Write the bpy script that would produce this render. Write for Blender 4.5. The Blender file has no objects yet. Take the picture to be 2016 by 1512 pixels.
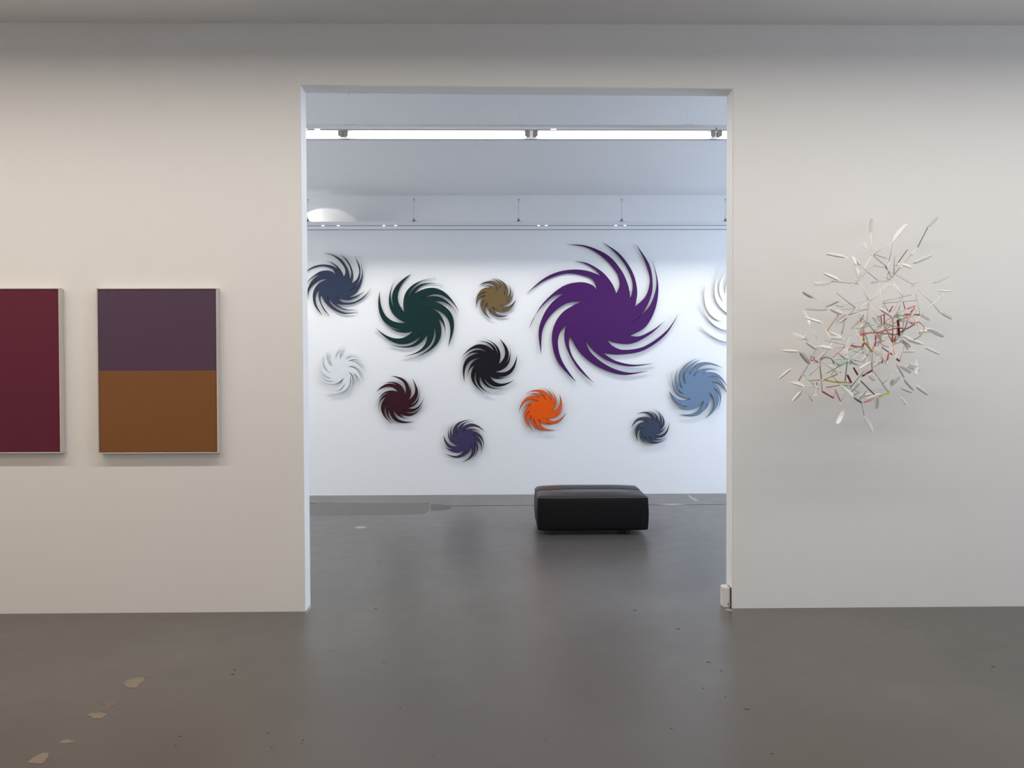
import bpy, bmesh, math, random
from mathutils import Vector, Matrix
random.seed(7)
SC = bpy.context.scene
COL = SC.collection
R = math.radians

# ------------------------------------------------------------------ camera
F_PX, W_PX, H_PX = 1520.0, 2016.0, 1512.0
EYE = 1.65
PITCH, YAW, ROLL = 21/1520.0, 20/1520.0, -0.0033
fwd = Vector((math.sin(YAW)*math.cos(PITCH), math.cos(YAW)*math.cos(PITCH), -math.sin(PITCH)))
r0 = Vector((math.cos(YAW), -math.sin(YAW), 0))
u0 = r0.cross(fwd)
rgt = r0*math.cos(ROLL) + u0*math.sin(ROLL)
upv = u0*math.cos(ROLL) - r0*math.sin(ROLL)
CAMPOS = Vector((0, 0, EYE))
cd = bpy.data.cameras.new('camera'); cam = bpy.data.objects.new('camera', cd); COL.objects.link(cam)
cd.sensor_width = 36; cd.lens = 36*F_PX/W_PX; cd.clip_end = 100; cd.clip_start = 0.05
m = Matrix((rgt, upv, -fwd)).transposed().to_4x4(); m.translation = CAMPOS
cam.matrix_world = m
SC.camera = cam

def ray(px, py):
    return rgt*((px-W_PX/2)/F_PX) - upv*((py-H_PX/2)/F_PX) + fwd
def atY(px, py, Y):                     # point of the photograph on the upright plane y = Y
    d = ray(px, py); return CAMPOS + d*(Y/d.y)
def atZ(px, py, Z=0.0):                 # point of the photograph on the level plane z = Z
    d = ray(px, py); return CAMPOS + d*((Z-EYE)/d.z)

# ------------------------------------------------------------------ levels
D1 = 5.36          # front face of the partition wall
TW = 0.145         # its thickness
D2 = 10.49         # far wall of the back room
CEIL = 4.06
XL, XR = -6.5, 6.8
YB = -4.5          # wall behind the camera
RAIL_F, RAIL_B, RAIL_Z = 5.98, 9.76, 3.454

# ------------------------------------------------------------------ light and exposure
SC.view_settings.view_transform = 'Standard'; SC.view_settings.look = 'None'
SC.view_settings.exposure = 0.0; SC.view_settings.gamma = 1.0
SC.view_settings.use_curve_mapping = False
w = bpy.data.worlds.new('sky'); SC.world = w; w.use_nodes = True
w.node_tree.nodes['Background'].inputs[0].default_value = (0.55, 0.70, 1.0, 1)
w.node_tree.nodes['Background'].inputs[1].default_value = 0.6

def area(name, loc, aim, sx, sy, power, col, spread=180):
    l = bpy.data.lights.new(name, 'AREA'); l.shape = 'RECTANGLE'; l.size = sx; l.size_y = sy
    l.energy = power; l.color = col; l.spread = R(spread)
    o = bpy.data.objects.new(name, l); COL.objects.link(o); o.location = loc
    o.rotation_euler = Vector(aim).to_track_quat('-Z', 'Y').to_euler()
    return o
WARM = (1.0, 0.93, 0.84)
NEUT = (1.0, 0.975, 0.945)
COOL = (0.62, 0.77, 1.0)
# wall washers of the front room (run along x, 1.6 m from the wall, above the frame)
area('washer_front_room', (0.0, D1-1.55, 3.86), (0, 0.0, -1), 12.0, 0.09, 153, WARM)
area('washer_front_room_rear', (0.0, YB+1.0, 3.86), (0, 0.0, -1), 12.0, 0.09, 112, WARM)
# far washer: sits inside the rear rail, lights the far wall
area('washer_back_room', (0.0, RAIL_B+0.012, RAIL_Z+0.029), (0, 0.20, -1), 12.8, 0.028, 64, NEUT, 116)
# near rail: throws on the back of the partition wall
area('washer_partition', (0.0, RAIL_F-0.02, RAIL_Z-0.004), (0, -0.25, -1), 12.8, 0.04, 46, NEUT)
# daylight at the windows of the right-hand side walls
area('daylight_back_room', (XR-0.06, 7.9, 2.0), (-1, 0, 0.0), 3.6, 2.4, 215, COOL)
area('fill_back_room_left', (XL+0.06, 8.2, 2.0), (1, 0.1, 0.0), 3.4, 2.4, 105, (0.93, 0.96, 1.0))  # added on the left as fill, to even out the far wall
area('daylight_front_room', (XR-0.06, 0.8, 2.0), (-1, 0.1, 0), 3.0, 2.2, 85, (0.70, 0.82, 1.0))
# warm lamp on the left of the front room
area('warm_lamp_front_room', (-4.3, 1.6, 3.9), (0, 0, -1), 0.5, 0.5, 44, (1.0, 0.66, 0.36))

# ------------------------------------------------------------------ materials
def nd(nt, t, **kw):
    n = nt.nodes.new(t)
    for k, v in kw.items():
        if k.startswith('_'): setattr(n, k[1:], v)
        else: n.inputs[k.replace('__', ' ')].default_value = v
    return n
def mat(name, col, rough=0.6, metal=0.0, spec=0.5, emit=None, es=0, noise=0, nscale=8, bump=0, bscale=60, alpha=None, trans=0):
    M = bpy.data.materials.new(name); M.use_nodes = True; nt = M.node_tree
    b = nt.nodes['Principled BSDF']
    b.inputs['Base Color'].default_value = (*col, 1); b.inputs['Roughness'].default_value = rough
    b.inputs['Metallic'].default_value = metal; b.inputs['Specular IOR Level'].default_value = spec
    b.inputs['Transmission Weight'].default_value = trans
    if emit: b.inputs['Emission Color'].default_value = (*emit, 1); b.inputs['Emission Strength'].default_value = es
    tc = nt.nodes.new('ShaderNodeTexCoord')
    if noise:
        n = nd(nt, 'ShaderNodeTexNoise', Scale=nscale, Detail=4.0)
        r = nt.nodes.new('ShaderNodeMix'); r.data_type = 'RGBA'
        r.inputs[6].default_value = (*[c*(1-noise) for c in col], 1)
        r.inputs[7].default_value = (*[min(1, c*(1+noise)) for c in col], 1)
        nt.links.new(tc.outputs['Object'], n.inputs['Vector'])
        nt.links.new(n.outputs['Fac'], r.inputs[0]); nt.links.new(r.outputs[2], b.inputs['Base Color'])
    if bump:
        n2 = nd(nt, 'ShaderNodeTexNoise', Scale=bscale, Detail=3.0)
        bp = nt.nodes.new('ShaderNodeBump'); bp.inputs['Strength'].default_value = bump; bp.inputs['Distance'].default_value = 0.002
        nt.links.new(tc.outputs['Object'], n2.inputs['Vector'])
        nt.links.new(n2.outputs['Fac'], bp.inputs['Height']); nt.links.new(bp.outputs['Normal'], b.inputs['Normal'])
    return M
def s2l(r, g, b):
    f = lambda c: ((c/255+0.055)/1.055)**2.4 if c > 10 else c/255/12.92
    return (f(r), f(g), f(b))

M_WALL = mat('white_plaster', (0.80, 0.793, 0.783), 0.9, noise=0.012, nscale=1.3, bump=0.12, bscale=90, spec=0.2)
M_WALLB = mat('white_plaster_far', (0.83, 0.83, 0.83), 0.9, noise=0.01, nscale=1.3, bump=0.1, bscale=90, spec=0.2)
M_CEIL = mat('ceiling_paint', (0.80, 0.80, 0.80), 0.95, noise=0.02, nscale=0.9, spec=0.1)
M_DARKGAP = mat('dark_gap', (0.03, 0.03, 0.03), 0.8)

def floor_material():
    M = bpy.data.materials.new('polished_concrete'); M.use_nodes = True; nt = M.node_tree; L = nt.links
    b = nt.nodes['Principled BSDF']; tc = nt.nodes.new('ShaderNodeTexCoord')
    def noise(scale, det, rough=0.55):
        n = nd(nt, 'ShaderNodeTexNoise', Scale=scale, Detail=det, Roughness=rough); L.new(tc.outputs['Object'], n.inputs['Vector']); return n
    def mixc(fac, a, bb, blend='MIX'):
        x = nt.nodes.new('ShaderNodeMix'); x.data_type = 'RGBA'; x.blend_type = blend
        for s, i in ((fac, 0), (a, 6), (bb, 7)):
            if hasattr(s, 'links'): L.new(s, x.inputs[i])
            else: x.inputs[i].default_value = s if isinstance(s, (int, float)) else (*s, 1)
        return x.outputs[2]
    def ramp(fac, p0, p1):
        r = nt.nodes.new('ShaderNodeMapRange'); L.new(fac, r.inputs[0]); r.inputs[1].default_value = p0; r.inputs[2].default_value = p1; r.clamp = True
        return r.outputs[0]
    n1 = noise(0.8, 4); n2 = noise(6.0, 3, 0.5); n3 = noise(170, 2); n4 = noise(0.35, 3)
    c = mixc(ramp(n1.outputs['Fac'], 0.35, 0.65), (0.100, 0.091, 0.082), (0.134, 0.121, 0.110))
    c = mixc(ramp(n4.outputs['Fac'], 0.4, 0.65), c, (0.112, 0.096, 0.083))
    x = nt.nodes.new('ShaderNodeMath'); x.operation = 'MULTIPLY'; L.new(ramp(n2.outputs['Fac'], 0.5, 0.75), x.inputs[0]); x.inputs[1].default_value = 0.10
    c = mixc(x.outputs[0], c, (0.15, 0.142, 0.135))
    x2 = nt.nodes.new('ShaderNodeMath'); x2.operation = 'MULTIPLY'; L.new(ramp(n3.outputs['Fac'], 0.4, 0.62), x2.inputs[0]); x2.inputs[1].default_value = 0.40
    c = mixc(x2.outputs[0], c, (0.07, 0.065, 0.06))
    # dark pin holes and pale specks
    v = nd(nt, 'ShaderNodeTexVoronoi', Scale=4.5); L.new(tc.outputs['Object'], v.inputs['Vector'])
    c = mixc(ramp(v.outputs['Distance'], 0.030, 0.020), c, (0.022, 0.02, 0.018))
    v2 = nd(nt, 'ShaderNodeTexVoronoi', Scale=7.3, Randomness=1.0); L.new(tc.outputs['Object'], v2.inputs['Vector'])
    c = mixc(ramp(v2.outputs['Distance'], 0.020, 0.010), c, (0.19, 0.18, 0.168))
    L.new(c, b.inputs['Base Color'])
    rr = nt.nodes.new('ShaderNodeMapRange'); L.new(n2.outputs['Fac'], rr.inputs[0]); rr.inputs[1].default_value = 0.3; rr.inputs[2].default_value = 0.7
    rr.inputs[3].default_value = 0.30; rr.inputs[4].default_value = 0.35; L.new(rr.outputs[0], b.inputs['Roughness'])
    b.inputs['Specular IOR Level'].default_value = 0.62
    bp = nt.nodes.new('ShaderNodeBump'); bp.inputs['Strength'].default_value = 0.05; bp.inputs['Distance'].default_value = 0.003
    L.new(n2.outputs['Fac'], bp.inputs['Height']); L.new(bp.outputs['Normal'], b.inputs['Normal'])
    return M
M_FLOOR = floor_material()

# ------------------------------------------------------------------ mesh helpers
def obj(name, verts_faces, material, parent=None, smooth=False, loc=None):
    if isinstance(verts_faces, bmesh.types.BMesh):
        me = bpy.data.meshes.new(name); verts_faces.to_mesh(me); verts_faces.free()
    else:
        me = bpy.data.meshes.new(name); me.from_pydata([tuple(v) for v in verts_faces[0]], [], verts_faces[1]); me.update()
    for mm in (material if isinstance(material, (list, tuple)) else [material]): me.materials.append(mm)
    if smooth:
        for p in me.polygons: p.use_smooth = True
    o = bpy.data.objects.new(name, me); COL.objects.link(o)
    if parent: o.parent = parent
    if loc: o.location = loc
    return o
def empty(name, loc, label, cat, group=None):
    o = bpy.data.objects.new(name, None); COL.objects.link(o); o.location = loc; o.empty_display_size = 0.1
    tag(o, label, cat, group); return o
def tag(o, label, cat, group=None):
    o['label'] = label; o['category'] = cat
    if group: o['group'] = group
    return o
def struct(o): o['kind'] = 'structure'; return o
def add_box(bm, a, b, bevel=0, seg=2):
    a, b = Vector(a), Vector(b)
    r = bmesh.ops.create_cube(bm, size=1.0)
    c = (a+b)/2; s = b-a
    for v in r['verts']: v.co = Vector((v.co.x*s.x, v.co.y*s.y, v.co.z*s.z)) + c
    if bevel:
        es = list({e for v in r['verts'] for e in v.link_edges})
        bmesh.ops.bevel(bm, geom=es, offset=bevel, segments=seg, affect='EDGES', profile=0.5)
def box(name, a, b, material, parent=None, bevel=0, seg=2):
    bm = bmesh.new(); add_box(bm, a, b, bevel, seg); return obj(name, bm, material, parent)
def tube_data(pts, rad, n=8, cap=True):
    """swept tube; rad is a number or a list per point"""
    pts = [Vector(p) for p in pts]; V = []; Fc = []
    prev = None
    for i, p in enumerate(pts):
        t = (pts[min(i+1, len(pts)-1)] - pts[max(i-1, 0)]).normalized()
        if prev is None:
            a = t.orthogonal().normalized()
        else:
            a = (prev - t*prev.dot(t)).normalized()
        prev = a; bb = t.cross(a); r = rad[i] if isinstance(rad, (list, tuple)) else rad
        for k in range(n):
            an = 2*math.pi*k/n; V.append(p + a*math.cos(an)*r + bb*math.sin(an)*r)
    for i in range(len(pts)-1):
        for k in range(n):
            Fc.append((i*n+k, i*n+(k+1) % n, (i+1)*n+(k+1) % n, (i+1)*n+k))
    if cap:
        Fc.append(tuple(reversed(range(n)))); Fc.append(tuple((len(pts)-1)*n+k for k in range(n)))
    return V, Fc
def join(lst):
    V, Fc = [], []
    for v, f in lst:
        o = len(V); V += list(v); Fc += [tuple(i+o for i in q) for q in f]
    return V, Fc

# ------------------------------------------------------------------ room shell
T = 0.25
floor = struct(box('floor', (XL-T, YB-T, -0.2), (XR+T, D2+T, 0.0), M_FLOOR))
ceil = struct(box('ceiling', (XL-T, YB-T, CEIL), (XR+T, D2+T, CEIL+0.2), M_CEIL))
struct(box('wall_back', (XL-T, D2, 0), (XR+T, D2+T, CEIL), M_WALLB))
struct(box('wall_behind', (XL, YB-T, 0), (XR, YB, CEIL), M_WALL))
# right wall with two window openings
def wall_with_holes(name, holes, XR=XR):
    bm = bmesh.new(); ys = sorted({YB-T, D2, *[h[0] for h in holes], *[h[1] for h in holes]})
    for y0, y1 in zip(ys, ys[1:]):
        h = [q for q in holes if q[0] <= y0 and q[1] >= y1]
        if h: add_box(bm, (XR, y0, 0), (XR+T, y1, h[0][2])); add_box(bm, (XR, y0, h[0][3]), (XR+T, y1, CEIL))
        else: add_box(bm, (XR, y0, 0), (XR+T, y1, CEIL))
    return struct(obj(name, bm, M_WALL))
holes = [(-0.9, 2.5, 0.8, 3.2), (6.0, 9.8, 0.8, 3.2)]
wall_with_holes('wall_right', holes)
holes_l = [(6.5, 9.9, 0.8, 3.2)]  # left opening added to go with the fill light
wall_with_holes('wall_left', holes_l, XL-T)
M_FRAME = mat('window_frame_white', (0.75, 0.75, 0.75), 0.5)
for i, (y0, y1, z0, z1) in enumerate(holes+holes_l):
    bm = bmesh.new(); x = XR+0.10 if i < 2 else XL-0.16
    for q in ((y0, z0, y1, z0+.06), (y0, z1-.06, y1, z1), (y0, z0+.06, y0+.06, z1-.06), (y1-.06, z0+.06, y1, z1-.06), ((y0+y1)/2-.03, z0+.06, (y0+y1)/2+.03, z1-.06)):
        add_box(bm, (x, q[0], q[1]), (x+.06, q[2], q[3]), .004, 1)
    struct(obj('window_%d' % (i+1), bm, M_FRAME))  # the last one frames the added left opening
# partition wall with the wide opening; corners traced where they stand on the wall plane
TLc, TRc = atY(591.5, 168, D1), atY(1443, 175, D1)
BLc, BRc = atY(601, 1206, D1), atY(1441.5, 1202, D1)
def pz(p, z): return (p.x, z)
def partition():
    # face polygon (x,z) split in three quads, extruded through the thickness
    k = TW
    V, Fc = [], []
    q_left = [(XL, 0), (BLc.x, 0), (TLc.x, TLc.z), (TLc.x, CEIL), (XL, CEIL)]
    q_right = [(BRc.x, 0), (XR, 0), (XR, CEIL), (TRc.x, CEIL), (TRc.x, TRc.z)]
    q_top = [(TLc.x, TLc.z), (TRc.x, TRc.z), (TRc.x, CEIL), (TLc.x, CEIL)]
    pts = {}
    def vid(p, y):
        key = (round(p[0], 5), round(p[1], 5), y)
        if key not in pts: pts[key] = len(V); V.append((p[0], y, p[1]))
        return pts[key]
    for q in (q_left, q_right, q_top):
        Fc.append([vid(p, D1) for p in q]); Fc.append([vid(p, D1+k) for p in reversed(q)])
    for a, b in (((BLc.x, 0), (TLc.x, TLc.z)), ((TLc.x, TLc.z), (TRc.x, TRc.z)), ((TRc.x, TRc.z), (BRc.x, 0))):
        Fc.append([vid(a, D1), vid(a, D1+k), vid(b, D1+k), vid(b, D1)])
    o = obj('wall_partition', (V, Fc), M_WALL)
    bm = bmesh.new(); bm.from_mesh(o.data); bmesh.ops.recalc_face_normals(bm, faces=bm.faces)
    es = [e for e in bm.edges if all(abs(v.co.y-D1) < 1e-4 for v in e.verts) and len(e.link_faces) == 2
          and abs(e.link_faces[0].normal.dot(e.link_faces[1].normal)) < 0.5]
    bmesh.ops.bevel(bm, geom=es, offset=0.004, segments=2, affect='EDGES')
    bm.to_mesh(o.data); bm.free()
    return struct(o)
partition()

# ------------------------------------------------------------------ floor wear (pieces of the floor)
M_PATCH = mat('beige_levelling_patch', (0.225, 0.180, 0.130), 0.55, noise=0.10, nscale=30)
M_PATCH2 = mat('faint_levelling_patch', (0.15, 0.122, 0.096), 0.45, noise=0.10, nscale=30)
M_BROWN = mat('brown_floor_repair', (0.078, 0.064, 0.054), 0.36, noise=0.14, nscale=3)
M_PALE = mat('pale_scrape', (0.36, 0.35, 0.34), 0.5, noise=0.1, nscale=30)
def patch(name, pix, material, h=0.0012):
    P = [atZ(x, y) for x, y in pix]; n = len(P)
    c = sum(P, Vector())/n
    P = [Vector((p.x-c.x, p.y-c.y, 0)) for p in P]
    # round the outline once (chaikin)
    Q = []
    for i in range(n):
        a, b = P[i], P[(i+1) % n]; Q += [a*.9+b*.1, a*.1+b*.9]
    n = len(Q)
    V = [Vector((q.x, q.y, 0.0)) for q in Q] + [Vector((q.x, q.y, h)) for q in Q]
    Fc = [tuple(range(n, 2*n))] + [(i, (i+1) % n, n+(i+1) % n, n+i) for i in range(n)]
    o = obj(name, (V, Fc), material, floor, loc=(c.x, c.y, 0))
    bm = bmesh.new(); bm.from_mesh(o.data); bmesh.ops.recalc_face_normals(bm, faces=bm.faces); bm.to_mesh(o.data); bm.free()
    return o
def cp(lst, ox=0, oy=1200, s=4.845): return [(ox+x/s, oy+y/s) for x, y in lst]
for pl in ([(1180,715),(1200,680),(1280,655),(1370,650),(1375,680),(1330,710),(1300,750),(1210,745)],
           [(1360,630),(1420,618),(1425,625),(1395,637)],
           [(820,1015),(860,990),(940,982),(1010,990),(1020,1003),(970,1040),(890,1043),(870,1020)],
           [(565,1278),(600,1243),(655,1240),(718,1262),(640,1277)],
           [(250,1465),(330,1405),(400,1370),(465,1368),(455,1410),(405,1472)]):
    patch('levelling_patch', cp(pl), M_PATCH)
patch('levelling_patch', cp([(950,885),(1130,862),(1140,885),(1090,925),(1060,925),(1010,985),(980,970),(1010,920)]), M_PATCH2)
patch('floor_repair', [(600,990.5),(845,990.5),(846,1000),(838,1011),(780,1013),(600,1015)], M_BROWN, 0.0008)
patch('floor_repair', [(848,992),(893,995),(885,1003),(848,1006)], mat('dark_floor_repair', (0.058, 0.050, 0.045), 0.4), 0.0008)
patch('scrape', [(698,1038),(706,1036),(722,1037),(716,1040),(702,1041)], M_PALE)
patch('scrape', [(1288,993),(1322,992),(1360,993),(1322,994.5)], M_PALE)
patch('scrape', [(1352,972.5),(1357,975),(1364,980),(1376,986),(1370,986.5),(1360,981)], M_PALE)
patch('scrape', [(740,1106),(748,1100),(751,1104),(744,1112)], M_PATCH2)
patch('plaster_crumb', [(604,1203),(608,1193),(615,1193.5),(612,1197),(607,1203),(603,1208)], mat('crumbled_plaster', (0.36, 0.34, 0.30), 0.8))
patch('plaster_crumb', [(1427,1199),(1436,1199.5),(1444,1203),(1432,1202)], mat('crumbled_plaster_right', (0.40, 0.38, 0.34), 0.8))
for a, b, yy, yy2 in ((600, 845, 990.2, 990.6), (893, 1430, 995.3, 993.0)):       # saw-cut joints
    patch('saw_cut', [(a, yy), (b, yy2), (b, yy2+0.9), (a, yy+0.9)], M_DARKGAP, 0.0006)
M_PIT = mat('dark_pit', (0.02, 0.018, 0.016), 0.8)
for x, y, wd in ((1335,1238.5,10),(1395,1304,9),(1420,1321,4),(1470,1396.5,16),(1322,1434.5,5),(1250,1201.5,8),(462,1319,6),(458,1328,9),(528,1444,6),(596,1457.5,5),(594,1464.5,5),(740,1198,5),(788,1393,4),(535,1471,4),(1428,1372,4),(1385,1355,5),(1520,1484,7),(1955,1313,9),(354,1450,7),(346,1468,5),(650,1281,3),(756,1304,4)):
    patch('pit', [(x-wd/2, y), (x-wd/5, y-.9), (x+wd/2, y-.3), (x+wd/4, y+.9)], M_PIT, 0.0006)

# ------------------------------------------------------------------ hung light rails
M_RAIL = mat('white_enamel_rail', (0.80, 0.80, 0.82), 0.35)
M_RAILD = mat('grey_rail_edge', (0.16, 0.17, 0.20), 0.4, metal=0.3)
M_STEEL = mat('hanger_steel', (0.22, 0.25, 0.28), 0.35, metal=0.7)
M_WIRE = mat('hanger_wire', (0.40, 0.42, 0.45), 0.4, metal=0.6)
M_TUBE = mat('lit_fluorescent_tube', (1, 1, 1), 0.4, emit=(1.0, 0.985, 0.96), es=2.4)
M_TUBE2 = mat('fluorescent_tube_glass', (0.9, 0.9, 0.9), 0.4, emit=(1.0, 0.97, 0.93), es=1.0)
M_HOLD = mat('lamp_holder_plastic', (0.32, 0.32, 0.29), 0.5)
M_LEAK = mat('lit_gap', (1, 1, 1), 0.4, emit=(1.0, 0.98, 0.96), es=2.2)
def prism_x(prof, x0, x1):
    n = len(prof)
    V = [(x0, y, z) for y, z in prof] + [(x1, y, z) for y, z in prof]
    Fc = [tuple(range(n)), tuple(reversed(range(n, 2*n)))] + [(i, n+i, n+(i+1) % n, (i+1) % n) for i in range(n)]
    return V, Fc
def fixn(o):
    bm = bmesh.new(); bm.from_mesh(o.data); bmesh.ops.recalc_face_normals(bm, faces=bm.faces); bm.to_mesh(o.data); bm.free(); return o
def rail(face, Y, label, hang_px, hang_y, tube_px, py_tube):
    """face=-1: the open side with the tubes looks towards the camera; +1: it looks at the far wall"""
    root = empty('light_rail', (0, Y, RAIL_Z), label, 'light')
    x0, x1 = XL+0.05, XR-0.05
    z = 0.0
    s = face
    # housing: back plate, two sloped shoulders, flat roof; open below and (near rail) in front
    lip = 0.020 if s > 0 else 0.056
    foot = 0.0 if s > 0 else 0.018
    prof = [(-0.055*s, foot), (-0.055*s, 0.048), (-0.026*s, 0.104), (0.026*s, 0.104), (0.055*s, 0.060), (0.055*s, lip),
            (0.050*s, lip), (0.050*s, 0.056), (0.022*s, 0.098), (-0.022*s, 0.098), (-0.050*s, 0.046), (-0.050*s, foot)]
    fixn(obj('housing', prism_x(prof, x0, x1), M_RAIL, root))
    e1 = [(-0.0575*s, foot-0.006), (-0.048*s, foot-0.006), (-0.048*s, foot), (-0.0575*s, foot)]
    fixn(obj('edge_strip', prism_x(e1, x0, x1), M_RAILD, root))
    if s > 0: e2 = [(-0.0575*s, 0.043), (-0.0551*s, 0.043), (-0.0551*s, 0.049), (-0.0575*s, 0.049)]
    else: e2 = [(0.0551*s, 0.052), (0.0570*s, 0.052), (0.0570*s, 0.057), (0.0551*s, 0.057)]
    fixn(obj('edge_strip', prism_x(e2, x0, x1), M_RAILD, root))
    # hangers
    for hx, hy in zip(hang_px, hang_y):
        X = atY(hx, hy, Y).x
        bm = bmesh.new()
        add_box(bm, (X-0.050, -0.010, 0.1045), (X+0.050, 0.010, 0.111), 0.002, 1)
        h = obj('hanger', bm, M_STEEL, root)
        if s > 0:
          V, Fc = tube_data([(X, 0, 0.111), (X, 0, 0.122), (X, 0, 0.142), (X, 0, 0.152)], [0.019, 0.018, 0.009, 0.004], 12)
          obj('hanger_cone', (V, Fc), M_STEEL, h, smooth=False)
        top = CEIL-RAIL_Z
        obj('wire', tube_data([(X, 0, 0.111 if s < 0 else 0.152), (X, 0, top-0.26)], 0.0020 if s > 0 else 0.0005, 6), M_WIRE if s > 0 else mat_thin, h)
        obj('wire', tube_data([(X, 0, top-0.22), (X, 0, top)], 0.0005, 6), mat_thin, h)
        P = []
        for k in range(9):
            a = math.pi*1.5*k/8 - math.pi*0.5
            P.append((X+0.010*math.cos(a), 0, top-0.235+0.012*math.sin(a)))
        obj('hook', tube_data([(X, 0, top-0.262), (X, 0, top-0.247)]+P[1:], 0.0026, 6), M_STEEL, h, smooth=True)
        obj('hook_plate', tube_data([(X-0.012, 0, top-0.216), (X+0.014, 0, top-0.216)], 0.003, 6), M_STEEL, h)
    # tubes and holders
    for a, b in tube_px:
        if isinstance(a, tuple): xa, xb = a[0], b[0]
        else: xa, xb = atY(a, py_tube, Y-0.03).x, atY(b, py_tube, Y-0.03).x
        yy, zz = (0.018*s, 0.052) if s > 0 else (0.020*s, 0.026)
        r_t = 0.013 if s > 0 else 0.024
        V, Fc = tube_data([(xa, yy, zz), (xa+0.012, yy, zz), (xb-0.012, yy, zz), (xb, yy, zz)], [r_t*0.75, r_t, r_t, r_t*0.75], 14)
        t = obj('fluorescent_tube', (V, Fc), M_TUBE if s < 0 else M_TUBE2, root, smooth=True)
        for xx in (xa-0.008, xb+0.008):
            bm = bmesh.new(); w_ = 0.013 if s > 0 else 0.018
            add_box(bm, (xx-w_, yy-(0.016 if s > 0 else 0.030), zz-0.012), (xx+w_, yy+0.014, 0.054), 0.003, 1)
            obj('lamp_holder', bm, M_HOLD, root)
    return root
mat_thin = mat('thin_wire', (0.55, 0.57, 0.60), 0.5, metal=0.4)
# near rail: tubes in sight
rf = rail(-1, RAIL_F, 'near hung light rail with glowing fluorescent tubes facing the doorway', (365, 688, 1022, 1352, 1684), (246,)*5,
     [(-60, 302), (309, 669), (683, 1036), (1056, 1401), (1418, 1770)], 267)
# far rail: seen from behind, its tubes hidden on the wall side
rb = rail(1, RAIL_B, 'far hung light rail seen from behind, thin grey strip before the spiral wall', (402, 606, 815, 1021, 1224, 1428, 1632), (438,)*7,
     [((x,), (x+1.36,)) for x in (-5.9, -4.45, -3.0, -1.55, -0.1, 1.35, 2.8, 4.25)], 450)
for px in (757, 780, 1060, 1075, 1211, 1229, 668, 638):      # gaps on top of the far rail where the light leaks out
    X = atY(px, 446, RAIL_B).x
    box('light_gap', (X-0.016, -0.0595, 0.044), (X+0.016, -0.0562, 0.051), M_LEAK, rb)
for px in (628, 603, 1089):
    X = atY(px, 258, RAIL_F).x
    box('light_gap', (X-0.020, -0.0600, 0.056), (X+0.020, -0.0556, 0.062), M_LEAK, rf)
X = atY(1410, 253, RAIL_F-0.05).x
obj('cable', tube_data([(X, -0.030, 0.088), (X+0.001, -0.058, 0.062), (X+0.001, -0.060, 0.050)], 0.0030, 6), M_RAILD, rf)
# spotlight clipped to the left end of the far rail with its coiled cable
sp = atY(598, 438, RAIL_B+0.16)
root = empty('spotlight', (sp.x-0.10, RAIL_B+0.145, RAIL_Z+0.115), 'small bright spotlight with coiled cable at left end of far rail', 'spotlight')
obj('lamp_head', tube_data([(-0.10, 0.0, 0.02), (0.0, 0.02, 0.0)], [0.045, 0.035], 16), M_RAIL, root)
obj('bracket', tube_data([(-0.05, 0.0, 0.0), (-0.05, -0.082, -0.040)], 0.006, 8), M_STEEL, root)
P = []
for k in range(60):
    a = k*0.42; P.append((0.12+0.035*math.cos(a)+0.004*math.sin(k), 0.0+0.012*math.sin(a*0.5), 0.045+0.075*math.sin(a)*(0.7+0.3*math.cos(k*0.2))))
P = [(-0.05, 0.0, 0.0), (0.02, 0.0, -0.02), (0.08, 0.0, -0.03)] + P
obj('cable', tube_data(P, 0.0035, 6), mat('white_cable', (0.85, 0.84, 0.80), 0.5), root, smooth=True)
l = bpy.data.lights.new('spot_beam', 'SPOT'); l.energy = 12; l.spot_size = R(54); l.spot_blend = 0.10; l.color = (1.0, 0.95, 0.86); l.shadow_soft_size = 0.01
lo = bpy.data.objects.new('spot_beam', l); COL.objects.link(lo); lo.location = (atY(562, 440, D2-0.3).x, D2-0.30, 3.665)
lo.rotation_euler = Vector((1.0, 1.0, -0.03)).to_track_quat('-Z', 'Y').to_euler()
# shelf added under the beam to shade the wall below the rail
rx, ry, rz = root.location
box('beam_shield', (atY(560, 440, D2).x-rx, D2-0.36-ry, 3.600-rz), (atY(730, 440, D2).x-rx, D2-0.004-ry, 3.604-rz), M_RAIL, root)

# ------------------------------------------------------------------ spiral wall reliefs
def arc(a, b, sag, sgn, n=14):
    """points from base a to tip b (pixels, y down), bulging sideways"""
    v = (b[0]-a[0], b[1]-a[1]); u = 0.38; c = (a[0]+v[0]*u - v[1]*2*sag*sgn, a[1]+v[1]*u + v[0]*2*sag*sgn)
    out = []
    for i in range(n+1):
        t = i/n; out.append((a[0]*(1-t)**2+2*c[0]*t*(1-t)+b[0]*t*t, a[1]*(1-t)**2+2*c[1]*t*(1-t)+b[1]*t*t))
    return out
def spline(pts, n=14):
    P = [pts[0]] + list(pts) + [pts[-1]]; out = []
    segs = len(pts)-1
    for i in range(n+1):
        u = i/n*segs; k = min(int(u), segs-1); t = u-k
        p0, p1, p2, p3 = P[k], P[k+1], P[k+2], P[k+3]
        out.append(tuple(0.5*((2*p1[j]) + (-p0[j]+p2[j])*t + (2*p0[j]-5*p1[j]+4*p2[j]-p3[j])*t*t + (-p0[j]+3*p1[j]-3*p2[j]+p3[j])*t**3) for j in (0, 1)))
    return out
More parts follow.
